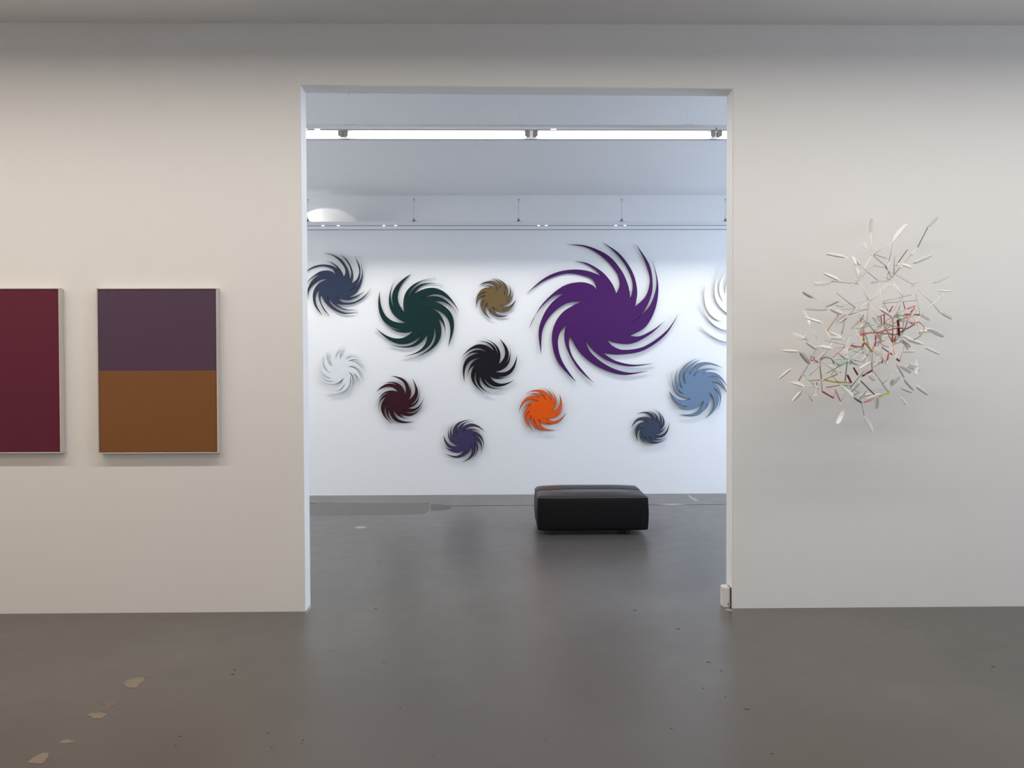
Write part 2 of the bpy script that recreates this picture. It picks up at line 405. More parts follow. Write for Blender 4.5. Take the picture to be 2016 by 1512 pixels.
def crosses(A, B):
    """do two polylines that share their first or last point cross elsewhere?"""
    def side(p, q, r): return (q[0]-p[0])*(r[1]-p[1])-(q[1]-p[1])*(r[0]-p[0])
    for i in range(len(A)-1):
        for j in range(len(B)-1):
            a, b, c, d = A[i], A[i+1], B[j], B[j+1]
            if a == c or b == d or a == d or b == c: continue
            if side(a, b, c)*side(a, b, d) < 0 and side(c, d, a)*side(c, d, b) < 0: return True
    return False
def blades_from_tips(seq, sgn):
    """seq = tip, notch, tip, notch ... in the sense of the sweep; returns [(outer edge, inner edge)] base -> tip.
    The edges share one curvature, so a long edge bulges more than a short one; edges that would cross are eased."""
    n = len(seq)//2; T_ = seq[0::2]; N_ = seq[1::2]
    cx = sum(p[0] for p in N_)/n; cy = sum(p[1] for p in N_)/n
    rad = sum(math.hypot(p[0]-cx, p[1]-cy) for p in T_)/n
    f = lambda a, b, k: min(0.29, max(0.06, k*math.hypot(a[0]-b[0], a[1]-b[1])/rad))
    so = [f(N_[i-1], T_[i], 0.240) for i in range(n)]; si = [f(N_[i], T_[i], 0.262) for i in range(n)]
    for _ in range(60):
        bad = False
        O_ = [arc(N_[i-1], T_[i], so[i], sgn) for i in range(n)]; I_ = [arc(N_[i], T_[i], si[i], sgn) for i in range(n)]
        for i in range(n):
            if crosses(O_[i], I_[i]): si[i] -= 0.012; bad = True
            if crosses(O_[i], I_[i-1]): so[i] -= 0.008; si[i-1] += 0.004; bad = True
        if not bad: break
    else: print('relief edges still cross', seq[0])
    return list(zip(O_, I_))
def relief(name, label, blades, tow, face_mat, edge_mat, cut, off=0.018, th=0.012):
    """tow(p)->(x,z) world on the wall; cut = width of the dark border in metres"""
    W = [([Vector((*tow(p), 0)) for p in o], [Vector((*tow(p), 0)) for p in i]) for o, i in blades]
    full = []; inner = []
    for o, i in W:
        full += o[:-1] + [o[-1]] + list(reversed(i))[1:]
        n = len(o); oo = []; ii = []
        for k in range(n):
            d = i[k]-o[k]; L = d.length
            if L < 2.3*cut:
                if k > 0: break
            dd = d.normalized(); oo.append(o[k]+dd*min(cut, L*.4)); ii.append(i[k]-dd*min(cut, L*.4))
        kk = min(len(oo), n-1); tip = (o[kk]+i[kk])/2
        inner += oo + [tip] + list(reversed(ii))
    def clean(P):
        out = []
        for p in P:
            if not out or (p-out[-1]).length > 4e-4: out.append(p)
        if (out[0]-out[-1]).length < 4e-4: out.pop()
        return out
    full, inner = clean(full), clean(inner)
    c = sum(full, Vector())/len(full)
    root = empty(name, (c.x, D2-off, c.y), label, 'wall relief', 'spiral reliefs on the far wall')
    def extr(P, y0, y1, nm, mt, par):
        n = len(P); V = [(p.x-c.x, y0, p.y-c.y) for p in P]+[(p.x-c.x, y1, p.y-c.y) for p in P]
        Fc = [tuple(range(n)), tuple(reversed(range(n, 2*n)))]+[(i, n+i, n+(i+1) % n, (i+1) % n) for i in range(n)]
        return fixn(obj(nm, (V, Fc), mt, par))
    b = extr(full, -th, 0.0, 'body', edge_mat, root)  # body in darkened face colour shows as a border
    extr(inner, -th-0.0016, -th+0.0004, 'face_panel', face_mat, root)
    R_ = min((p-c).length for p in full)*0.7
    for k in range(3):
        a = 2*math.pi*k/3+0.5
        obj('spacer', tube_data([(R_*math.cos(a), 0, R_*math.sin(a)), (R_*math.cos(a), off-0.0018, R_*math.sin(a))], 0.012, 8), edge_mat, root)
    return root
def wallxz(px, py):
    p = atY(px, py, D2-0.03); return (p.x, p.z)

# big violet one, edge by edge (crop pixels, 4.8 per photo pixel)
PV = [
 ((1272,250), [(1060,965),(1205,880),(1300,700),(1325,480)], [(1068,850),(1225,710),(1292,570),(1308,430)]),
 ((1115,100), [(1068,850),(1175,755),(1250,610),(1272,470),(1240,290)], [(1105,690),(1200,600),(1240,500),(1243,400),(1190,240)]),
 ((800,83),   [(1105,690),(1126,540),(1080,360),(960,190)], [(1062,620),(1085,510),(1070,410),(1010,290),(910,170)]),
 ((465,103),  [(1062,620),(1040,490),(975,345),(850,205),(650,115)], [(928,568),(958,500),(955,430),(920,350),(800,220),(640,128)]),
 ((532,262),  [(928,568),(890,475),(800,365),(660,280)], [(785,400),(720,335),(620,280)]),
 ((80,565),   [(785,400),(650,350),(500,340),(350,370),(220,440)], [(747,530),(710,440),(620,397),(450,378),(250,445)]),
 ((103,900),  [(747,530),(690,480),(580,458),(420,498),(250,640),(150,790)], [(435,565),(330,595),(220,695),(140,810)]),
 ((217,1140), [(435,565),(325,645),(240,770),(195,930)], [(597,640),(450,663),(310,770),(230,920)]),
 ((552,1408), [(597,640),(430,735),(340,870),(322,1030),(380,1220)], [(458,852),(392,945),(378,1060),(420,1210)]),
 ((720,1415), [(458,852),(438,970),(470,1110),(570,1280)], [(490,962),(482,1050),(520,1170),(620,1305)]),
 ((1228,1297),[(490,962),(590,1130),(770,1265),(1000,1335)], [(632,1002),(690,1125),(850,1250),(1040,1312)]),
 ((1283,1225),[(632,1002),(720,1110),(860,1205),(1060,1256)], [(805,1128),(920,1200),(1090,1238)]),
 ((1515,760), [(805,1128),(960,1142),(1180,1105),(1390,960)], [(835,997),(900,1065),(1010,1098),(1200,1062),(1400,920)]),
 ((1388,825), [(835,997),(930,1033),(1080,1038),(1250,950)], [(1060,965),(1150,968),(1280,905)]),
]
PVB = [(spline(o+[t], 22), spline(i+[t], 22)) for t, o, i in PV]
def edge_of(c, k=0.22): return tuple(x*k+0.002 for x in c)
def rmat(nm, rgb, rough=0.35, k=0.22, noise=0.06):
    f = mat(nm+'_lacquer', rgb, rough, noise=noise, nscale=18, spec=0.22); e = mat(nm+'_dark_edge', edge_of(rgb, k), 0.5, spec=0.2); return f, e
vio = rmat('deep_violet', s2l(70, 24, 92), k=0.08)
relief('spiral_relief', 'largest spiral relief, deep violet with long curved arms, upper right of the wall', PVB,
       lambda p: wallxz(1020+p[0]/4.8, 460+p[1]/4.8), vio[0], vio[1], 0.006)
# navy one is the same cut at 45 %, turned by five degrees
def navy(p):
    ax, ay = 1116.9, 481.5; x = 1020+p[0]/4.8-ax; y = 460+p[1]/4.8-ay; a = R(4.9); k = 0.4507
    return wallxz(636.6+k*(x*math.cos(a)-y*math.sin(a)), 498.3+k*(x*math.sin(a)+y*math.cos(a)))
nv = rmat('navy', s2l(45, 54, 78), k=0.08); relief('spiral_relief', 'dark navy blue spiral relief at top left, partly behind the left jamb', PVB, navy, nv[0], nv[1], 0.007)
SPI = [
 ('dark bottle-green spiral relief between the navy and the ochre ones', 'bottle_green', s2l(8, 44, 43), -1, 735, 535, 8.64, 0.006,
  [(370,120),(350,605),(640,40),(525,685),(1065,100),(592,435),(1195,225),(695,378),(1465,695),(835,455),(1450,785),(1050,505),(1265,1280),(950,610),(1220,1140),(1108,800),(710,1458),(1025,905),(505,1440),(918,1045),(275,1230),(815,1075),(40,955),(690,995),(205,890),(470,985),(105,330),(550,870)]),
 ('black spiral relief near the middle of the far wall', 'black', s2l(18, 17, 26), 1, 900, 650, 10.8, 0.006,
  [(1105,300),(1035,705),(895,175),(885,720),(515,155),(862,505),(390,235),(775,435),(90,580),(655,490),(85,665),(460,490),(160,1110),(535,590),(215,1000),(370,745),(590,1345),(425,845),(770,1370),(487,975),(1010,1228),(565,1005),(1235,1045),(680,960),(1110,968),(870,995),(1275,515),(820,885)]),
 ('dark maroon spiral relief with a scratched left side, lower left', 'maroon', s2l(54, 14, 28), 1, 735, 735, 14.4, 0.007,
  [(1290,380),(1030,905),(1085,130),(975,765),(990,265),(1025,510),(480,75),(905,590),(215,290),(680,355),(80,525),(705,530),(65,940),(460,550),(150,1090),(360,665),(545,1440),(410,830),(640,1445),(440,1015),(1150,1365),(560,950),(1010,1295),(735,1130),(1420,870),(860,1075),(1450,655),(970,990)]),
 ('muted violet-blue spiral relief, the lowest one on the wall', 'muted_violet', s2l(64, 56, 92), -1, 865, 820, 15.92, 0.007,
  [(325,240),(425,755),(490,170),(430,640),(1000,100),(548,560),(1090,150),(690,380),(1440,495),(745,490),(1290,475),(960,455),(1395,1040),(1040,575),(1300,1205),(1115,725),(1010,1350),(1100,830),(690,1440),(985,920),(710,1275),(880,1090),(180,1150),(790,1035),(110,845),(455,1030),(130,580),(590,920)]),
 ('bright orange spiral relief above the ottoman', 'bright_orange', s2l(235, 88, 12), 1, 1015, 755, 14.4, 0.006,
  [(1380,500),(1135,880),(1245,300),(1010,815),(915,95),(1075,595),(735,110),(1015,490),(265,290),(860,465),(240,370),(680,390),(80,840),(660,510),(195,755),(440,600),(370,1265),(400,770),(540,1390),(440,900),(830,1370),(520,985),(1130,1315),(660,1000),(1050,1170),(850,1100),(1445,820),(865,985)]),
 ('small slate grey-blue spiral relief, low on the right', 'slate', s2l(62, 72, 92), 1, 1240, 800, 17.79, 0.007,
  [(1040,180),(1040,735),(865,85),(1010,590),(575,145),(930,510),(255,258),(795,510),(385,365),(620,425),(45,770),(610,545),(150,1055),(345,685),(300,1245),(440,740),(655,1400),(435,955),(830,1360),(510,1050),(1260,1140),(670,1060),(1275,1065),(860,1095),(1385,575),(860,985),(1265,680),(1040,870)]),
 ('light blue spiral relief beside the right jamb', 'light_blue', s2l(110, 132, 158), -1, 1310, 700, 11.63, 0.006,
  [(155,370),(410,875),(280,300),(385,750),(740,60),(460,650),(855,75),(555,430),(1315,285),(650,485),(1165,320),(865,405),(1435,760),(985,490),(1410,870),(1065,610),(1195,1250),(1110,740),(915,1445),(1010,850),(890,1270),(950,1120),(325,1343),(870,1035),(140,1075),(500,1160),(85,810),(580,985)]),
 ('small ochre brown spiral relief between the green and violet ones', 'ochre', s2l(110, 90, 58), 1, 930, 530, 13.75, 0.007,
  [(1100,480),(925,870),(985,395),(930,760),(590,235),(860,690),(510,245),(760,500),(165,440),(700,590),(290,465),(515,515),(80,885),(350,620),(105,1065),(345,715),(300,1220),(320,840),(540,1370),(405,905),(560,1240),(470,1075),(1000,1248),(550,1010),(1145,1025),(790,1105),(1185,805),(750,985)]),
 ('pale greyish white spiral relief below the navy one, barely showing', 'pale_grey', (0.74, 0.77, 0.775), -1, 620, 675, 13.75, 0.002,
  [(255,260),(430,815),(330,220),(475,640),(780,80),(570,430),(720,200),(680,440),(1190,330),(835,445),(1340,560),(900,500),(1300,830),(910,645),(1245,1110),(1040,830),(1110,1060),(920,800),(800,1390),(950,900),(430,1385),(805,1100),(280,1270),(770,950),(60,890),(540,1025),(100,740),(440,965)]),
]
for lab, nm, rgb, sgn, ox, oy, sc, cut, seq in SPI:
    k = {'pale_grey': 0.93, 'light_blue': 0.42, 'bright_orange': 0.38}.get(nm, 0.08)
    f, e = rmat(nm, rgb, k=k)
    relief('spiral_relief', lab, blades_from_tips(seq, sgn), lambda p, ox=ox, oy=oy, sc=sc: wallxz(ox+p[0]/sc, oy+p[1]/sc), f, e, cut)
# cream one, mostly behind the right jamb
f, e = rmat('cream', (0.82, 0.79, 0.74), k=0.85)
def creamw(p):
    x, y = p[0]-750, p[1]-740; a = R(12); k = 0.140
    return wallxz(1468+k*(x*math.cos(a)-y*math.sin(a)), 602+k*(x*math.sin(a)+y*math.cos(a)))
relief('spiral_relief', 'cream spiral relief mostly hidden behind the right jamb', blades_from_tips(SPI[3][8], -1), creamw, f, e, 0.002)

# ------------------------------------------------------------------ ottoman
def ottoman():
    bl = mat('black_leather', (0.005, 0.0048, 0.006), 0.5, bump=0.25, bscale=45, spec=0.22)
    bt = mat('black_leather_top_sheen', (0.012, 0.011, 0.012), 0.36, bump=0.25, bscale=45, spec=0.6)  # same leather; wall reflection on top put in as lighter, glossier finish
    pip = mat('black_leather_piping', (0.008, 0.008, 0.009), 0.45)
    foot = mat('black_wood_feet', (0.012, 0.012, 0.013), 0.5)
    A = atZ(1059, 1055.5); B = atZ(1277, 1053.0)
    yf = (A.y+B.y)/2; x0, x1 = A.x, atY(1276, 1000, yf).x
    dep = 0.66; top = 0.425; bot = 0.050
    L = x1-x0; root = empty('ottoman', ((x0+x1)/2, yf+dep/2, 0), 'black leather ottoman bench on the concrete floor of the far room', 'ottoman')
    hx, hy = L/2, dep/2
    def rbox(name, xa, xb, ya, yb, za, zb, r, dome, material, side=0.006):
        bm = bmesh.new(); nx, ny, nz = 26, 14, 8
        bmesh.ops.create_cube(bm, size=1.0)
        bmesh.ops.subdivide_edges(bm, edges=bm.edges[:], cuts=14, use_grid_fill=True)
        cx, cy, cz = (xa+xb)/2, (ya+yb)/2, (za+zb)/2; sx, sy, sz = xb-xa, yb-ya, zb-za
        for v in bm.verts:
            u = v.co*2                                     # -1..1
            # pull the samples towards the corners so that the rounding is well resolved
            q = Vector([math.copysign(1-(1-abs(c))**1.5, c) if abs(c) < 1 else c for c in u])
            p = Vector((q.x*sx/2, q.y*sy/2, q.z*sz/2))
            inner = Vector([max(-s/2+r, min(s/2-r, c)) for c, s in zip(p, (sx, sy, sz))])
            d = p-inner
            if d.length > 1e-9: p = inner + d.normalized()*min(d.length, r) if d.length > r else p
            fx = 1-abs(2*p.x/sx)**4; fy = 1-abs(2*p.y/sy)**2.5; fz = 1-(2*p.z/sz)**2
            if q.z > 0.9: p.z += dome*max(0, fx)*max(0, fy)
            if abs(q.y) > 0.9: p.y += math.copysign(side*max(0, fz)*max(0, 1-abs(2*p.x/sx)**6), q.y)
            if abs(q.x) > 0.9: p.x += math.copysign(side*1.2*max(0, fz), q.x)
            v.co = p+Vector((cx, cy, cz))
        return obj(name, bm, material, root, smooth=True)
    rbox('body', -hx, hx, -hy, hy, bot, top-0.043, 0.020, 0.0, bl, 0.010)
    # padded top in two strips, the seam running along its length
    sy_ = hy-0.26
    rbox('seat_pad', -hx+0.004, hx-0.004, -hy+0.004, sy_, top-0.085, top-0.022, 0.030, 0.026, bt, 0.004)
    rbox('seat_pad', -hx+0.004, hx-0.004, sy_-0.006, hy-0.004, top-0.085, top-0.012, 0.034, 0.024, bt, 0.004)
    # piping
    zt = top-0.046
    loop = []
    for cx_, cy_, a0 in ((hx-.02, hy-.02, 0), (-hx+.02, hy-.02, 90), (-hx+.02, -hy+.02, 180), (hx-.02, -hy+.02, 270)):
        for k in range(5):
            a = R(a0+k*22.5); loop.append((cx_+0.024*math.cos(a), cy_+0.024*math.sin(a), zt))
    loop.append(loop[0])
    obj('piping', tube_data(loop, 0.0045, 6, False), pip, root, smooth=True)
    for sx in (-1, 1):
        for sy in (-1, 1):
            obj('piping', tube_data([(sx*(hx-.004), sy*(hy-.004), bot+.01), (sx*(hx+.001), sy*(hy+.002), (bot+zt)/2), (sx*(hx-.004), sy*(hy-.004), zt)], 0.004, 6), pip, root)
    xa, xb = -hx+0.165*L/1.13, hx-0.20*L/1.13
    for xx, sw in ((xa-.03, .075), (xb, .055)):
        for yy in (-hy+0.07, hy-0.13):
            box('foot', (xx-sw/2, yy-.03, 0.0), (xx+sw/2, yy+.045, bot+0.008), foot, root, 0.004, 1)
    box('base_frame', (-hx+.13, -hy+.10, 0.028), (hx-.16, hy-.10, bot+0.004), foot, root)
ottoman()

# ------------------------------------------------------------------ paintings
M_FR = mat('pale_wood_frame', (0.60, 0.54, 0.50), 0.5, noise=0.05, nscale=40)
def painting(label, px0, px1, py0, py1, fields):
    a, b = atY(px0, py0, D1-0.045), atY(px1, py1, D1-0.045)
    x0, x1, z1, z0 = a.x, b.x, a.z, b.z
    root = empty('painting', ((x0+x1)/2, D1, (z0+z1)/2), label, 'painting', 'framed colour-field paintings')
    cx, cz = (x0+x1)/2, (z0+z1)/2; hw, hh = (x1-x0)/2, (z1-z0)/2
    d, f = 0.048, 0.0075
    bm = bmesh.new()
    for q in ((-hw, hh-f, hw, hh), (-hw, -hh, hw, -hh+f), (-hw, -hh+f, -hw+f, hh-f), (hw-f, -hh+f, hw, hh-f)):
        add_box(bm, (q[0], -d-0.004, q[1]), (q[2], -0.004, q[3]), 0.001, 1)
    obj('frame', bm, M_FR, root)
    g = 0.0035
    box('backing', (-hw+f, -0.020, -hh+f), (hw-f, -0.008, hh-f), M_DARKGAP, root)
    zt = hh-f-g
    tot = 2*(hh-f-g)
    for i, (frac, rgb, nm) in enumerate(fields):
        zb = zt-tot*frac
        m_ = mat(nm, s2l(*rgb), 0.62, noise=0.02, nscale=5, bump=0.25, bscale=500, spec=0.3)
        o = box('colour_field', (-hw+f+g, -d+0.002, zb), (hw-f-g, -0.019, zt), m_, root)
        if len(fields) > 1: o['label'] = nm.replace('_', ' ')
        zt = zb
    for s in (-1, 1):
        box('wall_cleat', (s*hw*0.6-.03, -0.008, hh-.16), (s*hw*0.6+.03, 0.0, hh-.12), M_DARKGAP, root)
painting('dark crimson painting cut off by the left edge of the picture', -118, 121.5, 567.5, 892, [(1.0, (98, 30, 54), 'dark_crimson_paint')])
painting('two-tone painting, dull purple above golden brown, left of the doorway', 190, 430.5, 567.5, 892,
         [(0.499, (84, 62, 84), 'dull_purple_paint'), (0.501, (130, 84, 46), 'golden_brown_paint')])

# ------------------------------------------------------------------ white box low on the right jamb
def jamb_box():
    Y = D1+0.02
    M = mat('white_plastic_box', (0.74, 0.71, 0.69), 0.4)
    a = atY(1424, 1156, Y); b = atY(1436.3, 1197.5, Y)
    root = empty('wall_sensor', (BRc.x, Y+0.03, b.z), 'small white plastic box at the foot of the right jamb', 'sensor box')
    w_ = BRc.x-a.x; h_ = a.z-b.z
    bm = bmesh.new(); add_box(bm, (-w_, -0.03, 0), (-0.006, 0.05, h_))
    for v in bm.verts:                                   # chamfered shoulders
        pass
    es = [e for e in bm.edges]
    bmesh.ops.bevel(bm, geom=es, offset=0.007, segments=3, affect='EDGES')
    obj('cover', bm, M, root)
    box('back_plate', (-0.006, -0.032, -0.004), (0.004, 0.052, h_-0.006), mat('dark_backing', (0.05, 0.045, 0.04), 0.6), root)
    box('slot', (-w_*0.42, -0.0312, 0.018), (-w_*0.34, -0.0295, 0.040), M_DARKGAP, root)
    bm = bmesh.new(); add_box(bm, (-w_*0.75, -0.028, -0.006), (-0.004, 0.045, 0.001)); obj('base_gasket', bm, M_DARKGAP, root)
jamb_box()

# ------------------------------------------------------------------ straw sculpture on the right of the partition wall
def sculpture():
    rs = random.Random(3)
    cpx = atY(1700, 660, D1)
    root = empty('wall_sculpture', (cpx.x, D1, cpx.z), 'spiky wall sculpture of thin coloured sticks with white paddles right of the doorway', 'sculpture')
    org = Vector(root.location)
    def dist(px, py):                     # how far a node stands off the wall, by its place in the tangle
        u, v = (px-1700)/180, (py-650)/220
        base = 0.34*math.exp(-(u*u+v*v)*0.9)+0.06
        return base + 0.07*(math.sin(px*0.061+1.3)*math.cos(py*0.053)+0.6*math.sin(px*0.021-py*0.047))+0.05
    def P5(x, y, k=0.0):
        px, py = 1500+x/5.04, 400+y/5.04
        return atY(px, py, D1-max(0.02, dist(px, py)+k)) - org
    cols = dict(w=(0.86, 0.85, 0.81), g=(0.58, 0.57, 0.52), d=(0.17, 0.16, 0.14), r=(0.62, 0.06, 0.07), k=(0.25, 0.012, 0.015),
                c=(0.78, 0.26, 0.19), y=(0.66, 0.62, 0.05), o=(0.72, 0.36, 0.05), e=(0.28, 0.62, 0.36), t=(0.60, 0.42, 0.30), p=(0.80, 0.30, 0.33))
    nm = dict(w='white', g='grey', d='charcoal', r='red', k='dark_red', c='coral', y='yellow', o='amber', e='green', t='tan', p='pink')
    MS = {k: mat('stick_'+nm[k], v, 0.35) for k, v in cols.items()}
    MP = mat('white_paddle_plastic', (0.88, 0.87, 0.84), 0.45)
    MPt = mat('grey_paddle_plastic', (0.66, 0.65, 0.61), 0.45)
    O = 1008
    S = [  # (colour, half width, points)
     ('w',1,(1078,290),(1095,510)),('w',1,(1095,510),(1115,620)),('g',1,(1115,620),(975,735)),('w',1,(1085,530),(970,720)),('g',1,(1110,505),(1240,550)),
     ('g',1,(1115,620),(1230,640)),('d',1.2,(1225,620),(1275,720)),('d',1,(1445,460),(1330,620)),('g',1.2,(1490,500),(1275,750)),('d',1,(1645,240),(1545,440)),('w',1,(1545,440),(1490,500)),
     ('w',1,(1300,390),(1260,580)),('w',1,(1260,580),(1240,760)),('g',1,(1000,640),(1160,775)),('g',1.2,(1085,785),(1270,765)),('w',1,(1270,765),(1060,970)),('w',1,(975,790),(1060,970)),
     ('w',1,(1060,970),(1180,1190)),('g',1,(740,890),(935,1045)),('w',1,(935,1045),(1060,980)),('g',1,(935,1045),(860,1110)),('g',1.3,(710,775),(960,800)),
     ('w',1,(1290,760),(1400,920)),('g',1.2,(1200,970),(1480,910)),('g',1.2,(1200,990),(1540,965)),('g',1.2,(1530,900),(1570,1110)),('w',1,(1540,850),(1690,990)),('g',1,(1690,990),(1770,1090)),
     ('w',1,(1570,1110),(1790,910)),('g',1,(1390,920),(1310,1060)),('g',1.2,(1380,1000),(1310,1140)),('d',1,(760,1110),(700,1190)),('y',1.2,(700,1190),(640,1275)),('w',1,(640,1275),(700,1380)),
     ('g',1,(820,1180),(790,1300)),('w',1,(510,1270),(550,1340)),('g',1,(920,1250),(1200,1190)),('g',1,(1120,1280),(1200,1200)),('e',1,(1045,1180),(1120,1280)),
     ('g',1,(625,1360),(840,1410)),('w',1,(840,1410),(880,1310)),('w',1,(840,1410),(810,1500)),('w',1,(860,1420),(830,1500)),('g',1,(700,1440),(820,1530)),('d',1,(550,1430),(510,1500)),
     ('w',1,(935,1045),(980,1170)),('d',1,(980,1170),(1010,1110)),('w',1,(1190,720),(1300,690)),('g',1,(1315,530),(1310,700)),('w',1,(520,945),(620,990)),('w',1,(1500,800),(1590,770)),
     ('w',1,(1060,970),(1190,880)),('w',1,(1190,880),(1270,765)),('w',1,(700,1060),(935,1045)),('w',1,(935,1045),(1050,1050)),('w',1,(885,1245),(970,1170)),('g',1,(730,1015),(810,1030)),
     ('c',1.3,(1155,1130),(1215,1105),(1212,1190)),('r',1.3,(1265,1080),(1300,1020)),('c',1.2,(1180,1130),(1190,1190)),('g',1,(1330,1130),(1350,1090),(1440,1050)),('r',1.2,(1440,1050),(1520,1020),(1525,1030),(1480,1080)),
     ('r',2.0,(1415,1105),(1470,1105)),('k',2.0,(1505,1110),(1560,1110)),('k',2.6,(1350,1160),(1362,1310)),
     ('r',1.3,(975,1310),(1030,1290),(1120,1285)),('c',1.3,(1120,1285),(1350,1240),(1420,1245),(1438,1190),(1445,1110)),('c',1.2,(1300,1160),(1295,1390)),('c',1.7,(1010,1245),(1010,1340)),
     ('c',2.0,(1135,1290),(1128,1350)),('r',1.3,(1128,1350),(1125,1420)),('r',1.4,(1020,1380),(990,1430)),('r',1.3,(880,1410),(990,1430)),('d',1.5,(1430,1250),(1520,1200)),('r',1.3,(1340,1300),(1430,1250)),
     ('t',1.2,(1300,1420),(1330,1390),(1400,1375),(1420,1395),(1445,1450)),('t',1.2,(1555,1175),(1610,1220),(1605,1270),(1570,1320),(1510,1355)),('g',1.2,(1500,1060),(1390,1300)),
     ('o',2.0,(1005,1320),(1012,1362)),('o',2.0,(1030,1390),(1065,1435)),('y',2.6,(1065,1435),(1095,1470)),('c',2.4,(1290,1330),(1300,1385)),('c',2.0,(1325,1330),(1310,1385)),
     ('g',1,(1220,1290),(1400,1335)),('g',1,(1250,1270),(1300,1320)),('c',1,(1190,1410),(1255,1425)),('t',1,(1170,1300),(1180,1400)),('e',1,(1390,1170),(1350,1120)),('c',2.0,(1480,1195),(1540,1180)),
     ('g',1,(1350,1165),(1520,1190)),('r',1,(1400,970),(1420,1050)),('e',1.6,(1340,1110),(1420,1115)),('e',1.2,(1040,1195),(1075,1175)),('g',1,(1500,1120),(1520,1180)),('t',1,(1180,1060),(1160,1040)),
     # lower half
     ('d',1.3,(585,550+O),(600,530+O),(640,520+O),(690,535+O),(720,590+O)),('t',1.5,(580,560+O),(578,640+O),(590,740+O)),
     ('p',1.8,(485,550+O),(490,510+O),(520,520+O),(515,540+O),(560,575+O)),('g',1.6,(450,615+O),(400,690+O)),('c',1.4,(400,690+O),(365,755+O)),
     ('w',1.2,(440,755+O),(555,810+O)),('w',1.2,(430,805+O),(560,815+O)),('c',1.2,(440,755+O),(600,745+O)),('r',1.8,(600,860+O),(710,925+O)),('p',1.6,(725,840+O),(780,960+O)),
     ('k',2.2,(850,700+O),(885,770+O)),('y',1.7,(640,750+O),(720,765+O),(880,772+O)),('g',1.5,(845,570+O),(825,770+O)),('e',1.8,(775,605+O),(845,560+O),(885,585+O)),
     ('e',1.0,(640,680+O),(770,610+O)),('w',1.2,(470,700+O),(600,580+O)),('w',1,(690,690+O),(770,790+O)),('c',1.2,(640,820+O),(770,800+O)),('e',1.4,(800,795+O),(885,805+O)),
     ('g',1.2,(880,820+O),(1010,660+O)),('k',1.8,(910,625+O),(950,695+O)),('k',2.0,(995,708+O),(1030,690+O)),('k',2.0,(1040,682+O),(1095,650+O)),('d',1.2,(910,545+O),(980,560+O)),
     ('g',1,(705,440+O),(830,540+O)),('r',1.8,(1258,485+O),(1242,560+O)),('k',1.9,(1335,535+O),(1365,560+O)),('d',1.4,(1185,420+O),(1295,495+O)),('g',1.5,(1335,590+O),(1410,720+O)),
     ('w',1,(1080,560+O),(1160,730+O)),('g',1.2,(1160,730+O),(1200,790+O)),('g',1.2,(1200,790+O),(1250,860+O)),('y',1.8,(1255,872+O),(1165,912+O)),('c',1.4,(1110,935+O),(1010,970+O)),
     ('d',1.4,(980,755+O),(1115,890+O)),('d',1.9,(915,925+O),(990,972+O)),('g',1.2,(910,900+O),(965,865+O)),('w',1.2,(990,975+O),(1015,1100+O)),('w',1,(1190,790+O),(1330,670+O)),
     ('w',1,(1100,565+O),(1240,572+O)),('d',1,(545,770+O),(550,820+O)),('w',1,(550,820+O),(530,890+O)),('g',1,(440,850+O),(500,960+O)),('d',1.2,(1200,540+O),(1190,580+O)),('w',1,(780,780+O),(750,750+O)),
     ('c',1,(660,725+O),(750,690+O)),('w',1.2,(690,535+O),(900,540+O)),('w',1.2,(820,520+O),(1010,565+O)),('g',1,(850,450+O),(1010,480+O)),('w',1,(1020,440+O),(1040,510+O)),('r',1,(510,560+O),(480,540+O)),
     ('w',1,(405,690+O),(440,755+O)),('w',1,(1110,650+O),(1200,790+O)),('w',1,(1320,510+O),(1300,400+O)),('t',1,(1150,410+O),(1190,290+O)),('w',1,(1330,540+O),(1330,480+O)),
    ]
    pxm = 5.04
    def stick(col, hw, pts, par=root):
        P = [P5(*p) for p in pts]
        n = 6
        obj('stick', tube_data(P, 0.0031*hw, n), MS[col], par, smooth=True)
    for s in S: stick(s[0], s[1], s[2:])
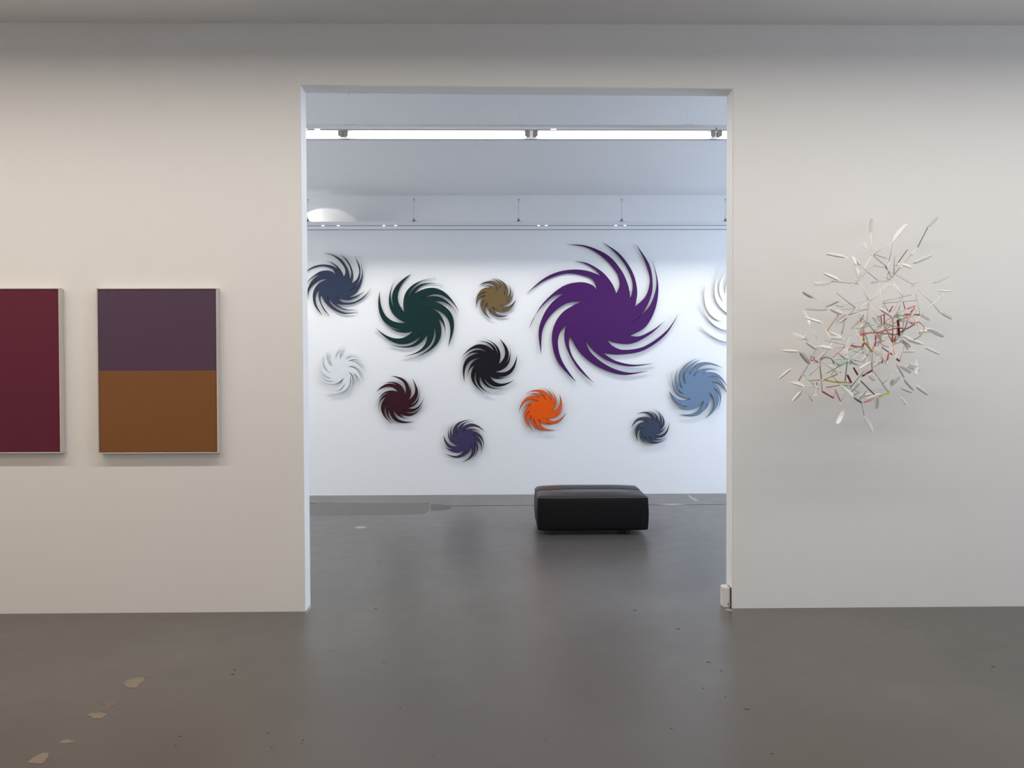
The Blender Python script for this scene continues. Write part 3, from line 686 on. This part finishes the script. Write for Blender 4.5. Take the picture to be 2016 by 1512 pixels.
    # white paddles: (base, tip, width in crop px, depth offset, grey?)
    Q = [((1075,290),(1090,150),27,0,1),((1645,240),(1750,135),24,0,1),((855,540),(635,500),26,0,0),((985,625),(890,510),26,-.05,1),((1490,600),(1690,515),30,-.04,1),
     ((1295,380),(1440,210),34,-.05,0),((1370,600),(1490,640),24,0,0),((790,775),(605,690),24,0,0),((710,775),(520,800),30,-.03,1),((970,770),(910,590),26,-.04,1),
     ((520,945),(405,880),26,0,1),((780,960),(630,1030),22,.03,1),((650,1058),(430,1050),14,-.03,1),((1695,795),(1865,715),15,0,1),((1715,865),(1900,875),12,-.02,0),
     ((1765,1080),(1885,1150),20,0,1),((660,1040),(800,1100),34,.02,0),((620,1195),(430,1135),20,0,0),((1160,1040),(1305,1130),26,.03,0),((1620,1240),(1800,1325),26,-.03,0),
     ((1420,1340),(1600,1400),26,.02,0),((1600,1420),(1765,1500),22,0,0),((440,1350),(305,1295),34,-.03,1),((850,1130),(760,1190),24,0,0),((945,1300),(985,1400),28,.04,0),
     ((380,465+O),(205,455+O),24,0,0),((370,460+O),(475,588+O),34,.02,1),((560,410+O),(700,440+O),22,0,0),((300,625+O),(160,740+O),22,0,0),((1095,560+O),(965,635+O),18,.05,0),
     ((1170,500+O),(1120,608+O),20,.05,0),((1058,690+O),(1125,755+O),38,.06,0),((425,810+O),(285,770+O),26,.02,0),((402,848+O),(300,962+O),28,.03,0),((765,785+O),(905,912+O),34,.07,0),
     ((1138,893+O),(1135,1032+O),32,.06,0),((1010,1100+O),(1100,1262+O),30,.03,0),((815,1040+O),(745,1185+O),30,-.05,0),((1405,725+O),(1515,850+O),34,.02,1),((1520,800+O),(1650,892+O),28,.02,0),
     ((1375,915+O),(1435,995+O),18,-.05,0),((1460,585+O),(1545,608+O),18,-.04,0),((1315,735+O),(1280,795+O),22,-.03,1),((1000,380),(1035,445),24,-.06,0),((890,520),(935,610),20,-.05,0),
     ((1330,590),(1400,640),20,0,0),((1370,820+O),(1490,870+O),22,-.06,1),((910,600),(960,700),20,-.04,0),((1360,1350),(1470,1430),26,.0,0),((1700,1290),(1800,1330),16,-.05,0)]
    for _ in range(34):                                   # extra ones at random: hazy depth, and mass for the shadow below
        px, py = 1700+max(-105, min(105, rs.gauss(0, 62))), 700+max(-85, min(75, rs.gauss(0, 55)))
        a_ = rs.uniform(0, 6.28); a = ((px-1500)*5.04, (py-400)*5.04)
        Q.append((a, (a[0]+150*math.cos(a_), a[1]+150*math.sin(a_)), 24, -0.12, 0))
    for a, b, wd, dz, gr in Q:
        A, B = P5(*a, dz), P5(*b, dz-0.03+0.06*rs.random())
        ax = (B-A); L = ax.length; ax.normalize()
        view = (A+org-CAMPOS).normalized()
        side = ax.cross(view).normalized()
        tilt = rs.uniform(-0.7, 0.7); nrm = side.cross(ax)
        side = (side*math.cos(tilt)+nrm*math.sin(tilt)).normalized(); nrm = side.cross(ax).normalized()
        hw = 1.2*wd/5.04/F_PX*(A+org-CAMPOS).length*0.5/max(0.6, math.cos(tilt))
        prof = [(0, .16), (.10, .20), (.18, .75), (.35, 1.0), (.60, 1.0), (.82, .88), (.94, .62), (1.0, .22)]
        th = 0.0022; V = []; Fc = []
        for u, r in prof:
            c = A+ax*L*u; cup = nrm*(0.006*math.sin(math.pi*u))
            V += [c+side*hw*r+nrm*th+cup, c+nrm*(-th*.2), c-side*hw*r+nrm*th+cup, c-side*hw*r-nrm*th+cup, c-nrm*(2.2*th), c+side*hw*r-nrm*th+cup]
        m_ = 6
        for i in range(len(prof)-1):
            for k in range(m_): Fc.append((i*m_+k, i*m_+(k+1) % m_, (i+1)*m_+(k+1) % m_, (i+1)*m_+k))
        Fc.append(tuple(reversed(range(m_)))); Fc.append(tuple((len(prof)-1)*m_+k for k in range(m_)))
        fixn(obj('paddle', (V, Fc), MP if not gr else MPt, root))
    # little star joints
    J = [(1100,510),(1115,620),(1275,760),(940,770),(890,810),(1060,970),(935,1045),(765,1100),(640,1275),(885,1245),(1200,1190),(1575,1110),(1550,1175),(1785,910),(1500,810),(1490,495),
         (840,1410),(550,1430),(1320,1510),(1010,1440),(405,690+O),(545,815+O),(610,685+O),(720,590+O),(780,970+O),(1205,795+O),(990,975+O),(1335,660+O),(590,745+O),(1240,575+O),(530,890+O),(850,560+O),(1255,820)]
    def joint(p, material):
        c = P5(*p); parts = []
        for k in range(5):
            d = Vector((rs.uniform(-1, 1), rs.uniform(-1, 1), rs.uniform(-1, 1))).normalized()
            parts.append(tube_data([c-d*0.004, c+d*0.017], [0.0034, 0.0026], 6))
        obj('joint', join(parts), material, root)
    for p in J: joint(p, MP)
    for p in ((1255,875+O), (635,745+O)): joint(p, MS['y'])
    # struts added at random between near joints, for density and shadow
    nodes = J + [(p[0], p[1]) for s in S for p in s[2:]]
    n_ = 0
    while n_ < 100:
        a, b = rs.choice(nodes), rs.choice(nodes)
        d = math.hypot(a[0]-b[0], a[1]-b[1])
        if 60 < d < 230:
            stick(rs.choice('wwwwggwtce' if a[1] > 1000 else 'wwwwg'), rs.choice((0.7, 0.9)), (a, b)); n_ += 1
    # thin pins that carry the tangle from the wall
    for p in ((1060,970),(1275,760),(1200,1190),(840,1410),(545,815+O),(1205,795+O),(1320,1510)):
        c = P5(*p); obj('wall_pin', tube_data([c, Vector((c.x+0.02, 0.0, c.z+0.01))], 0.002, 6), MS['w'], root)
sculpture()
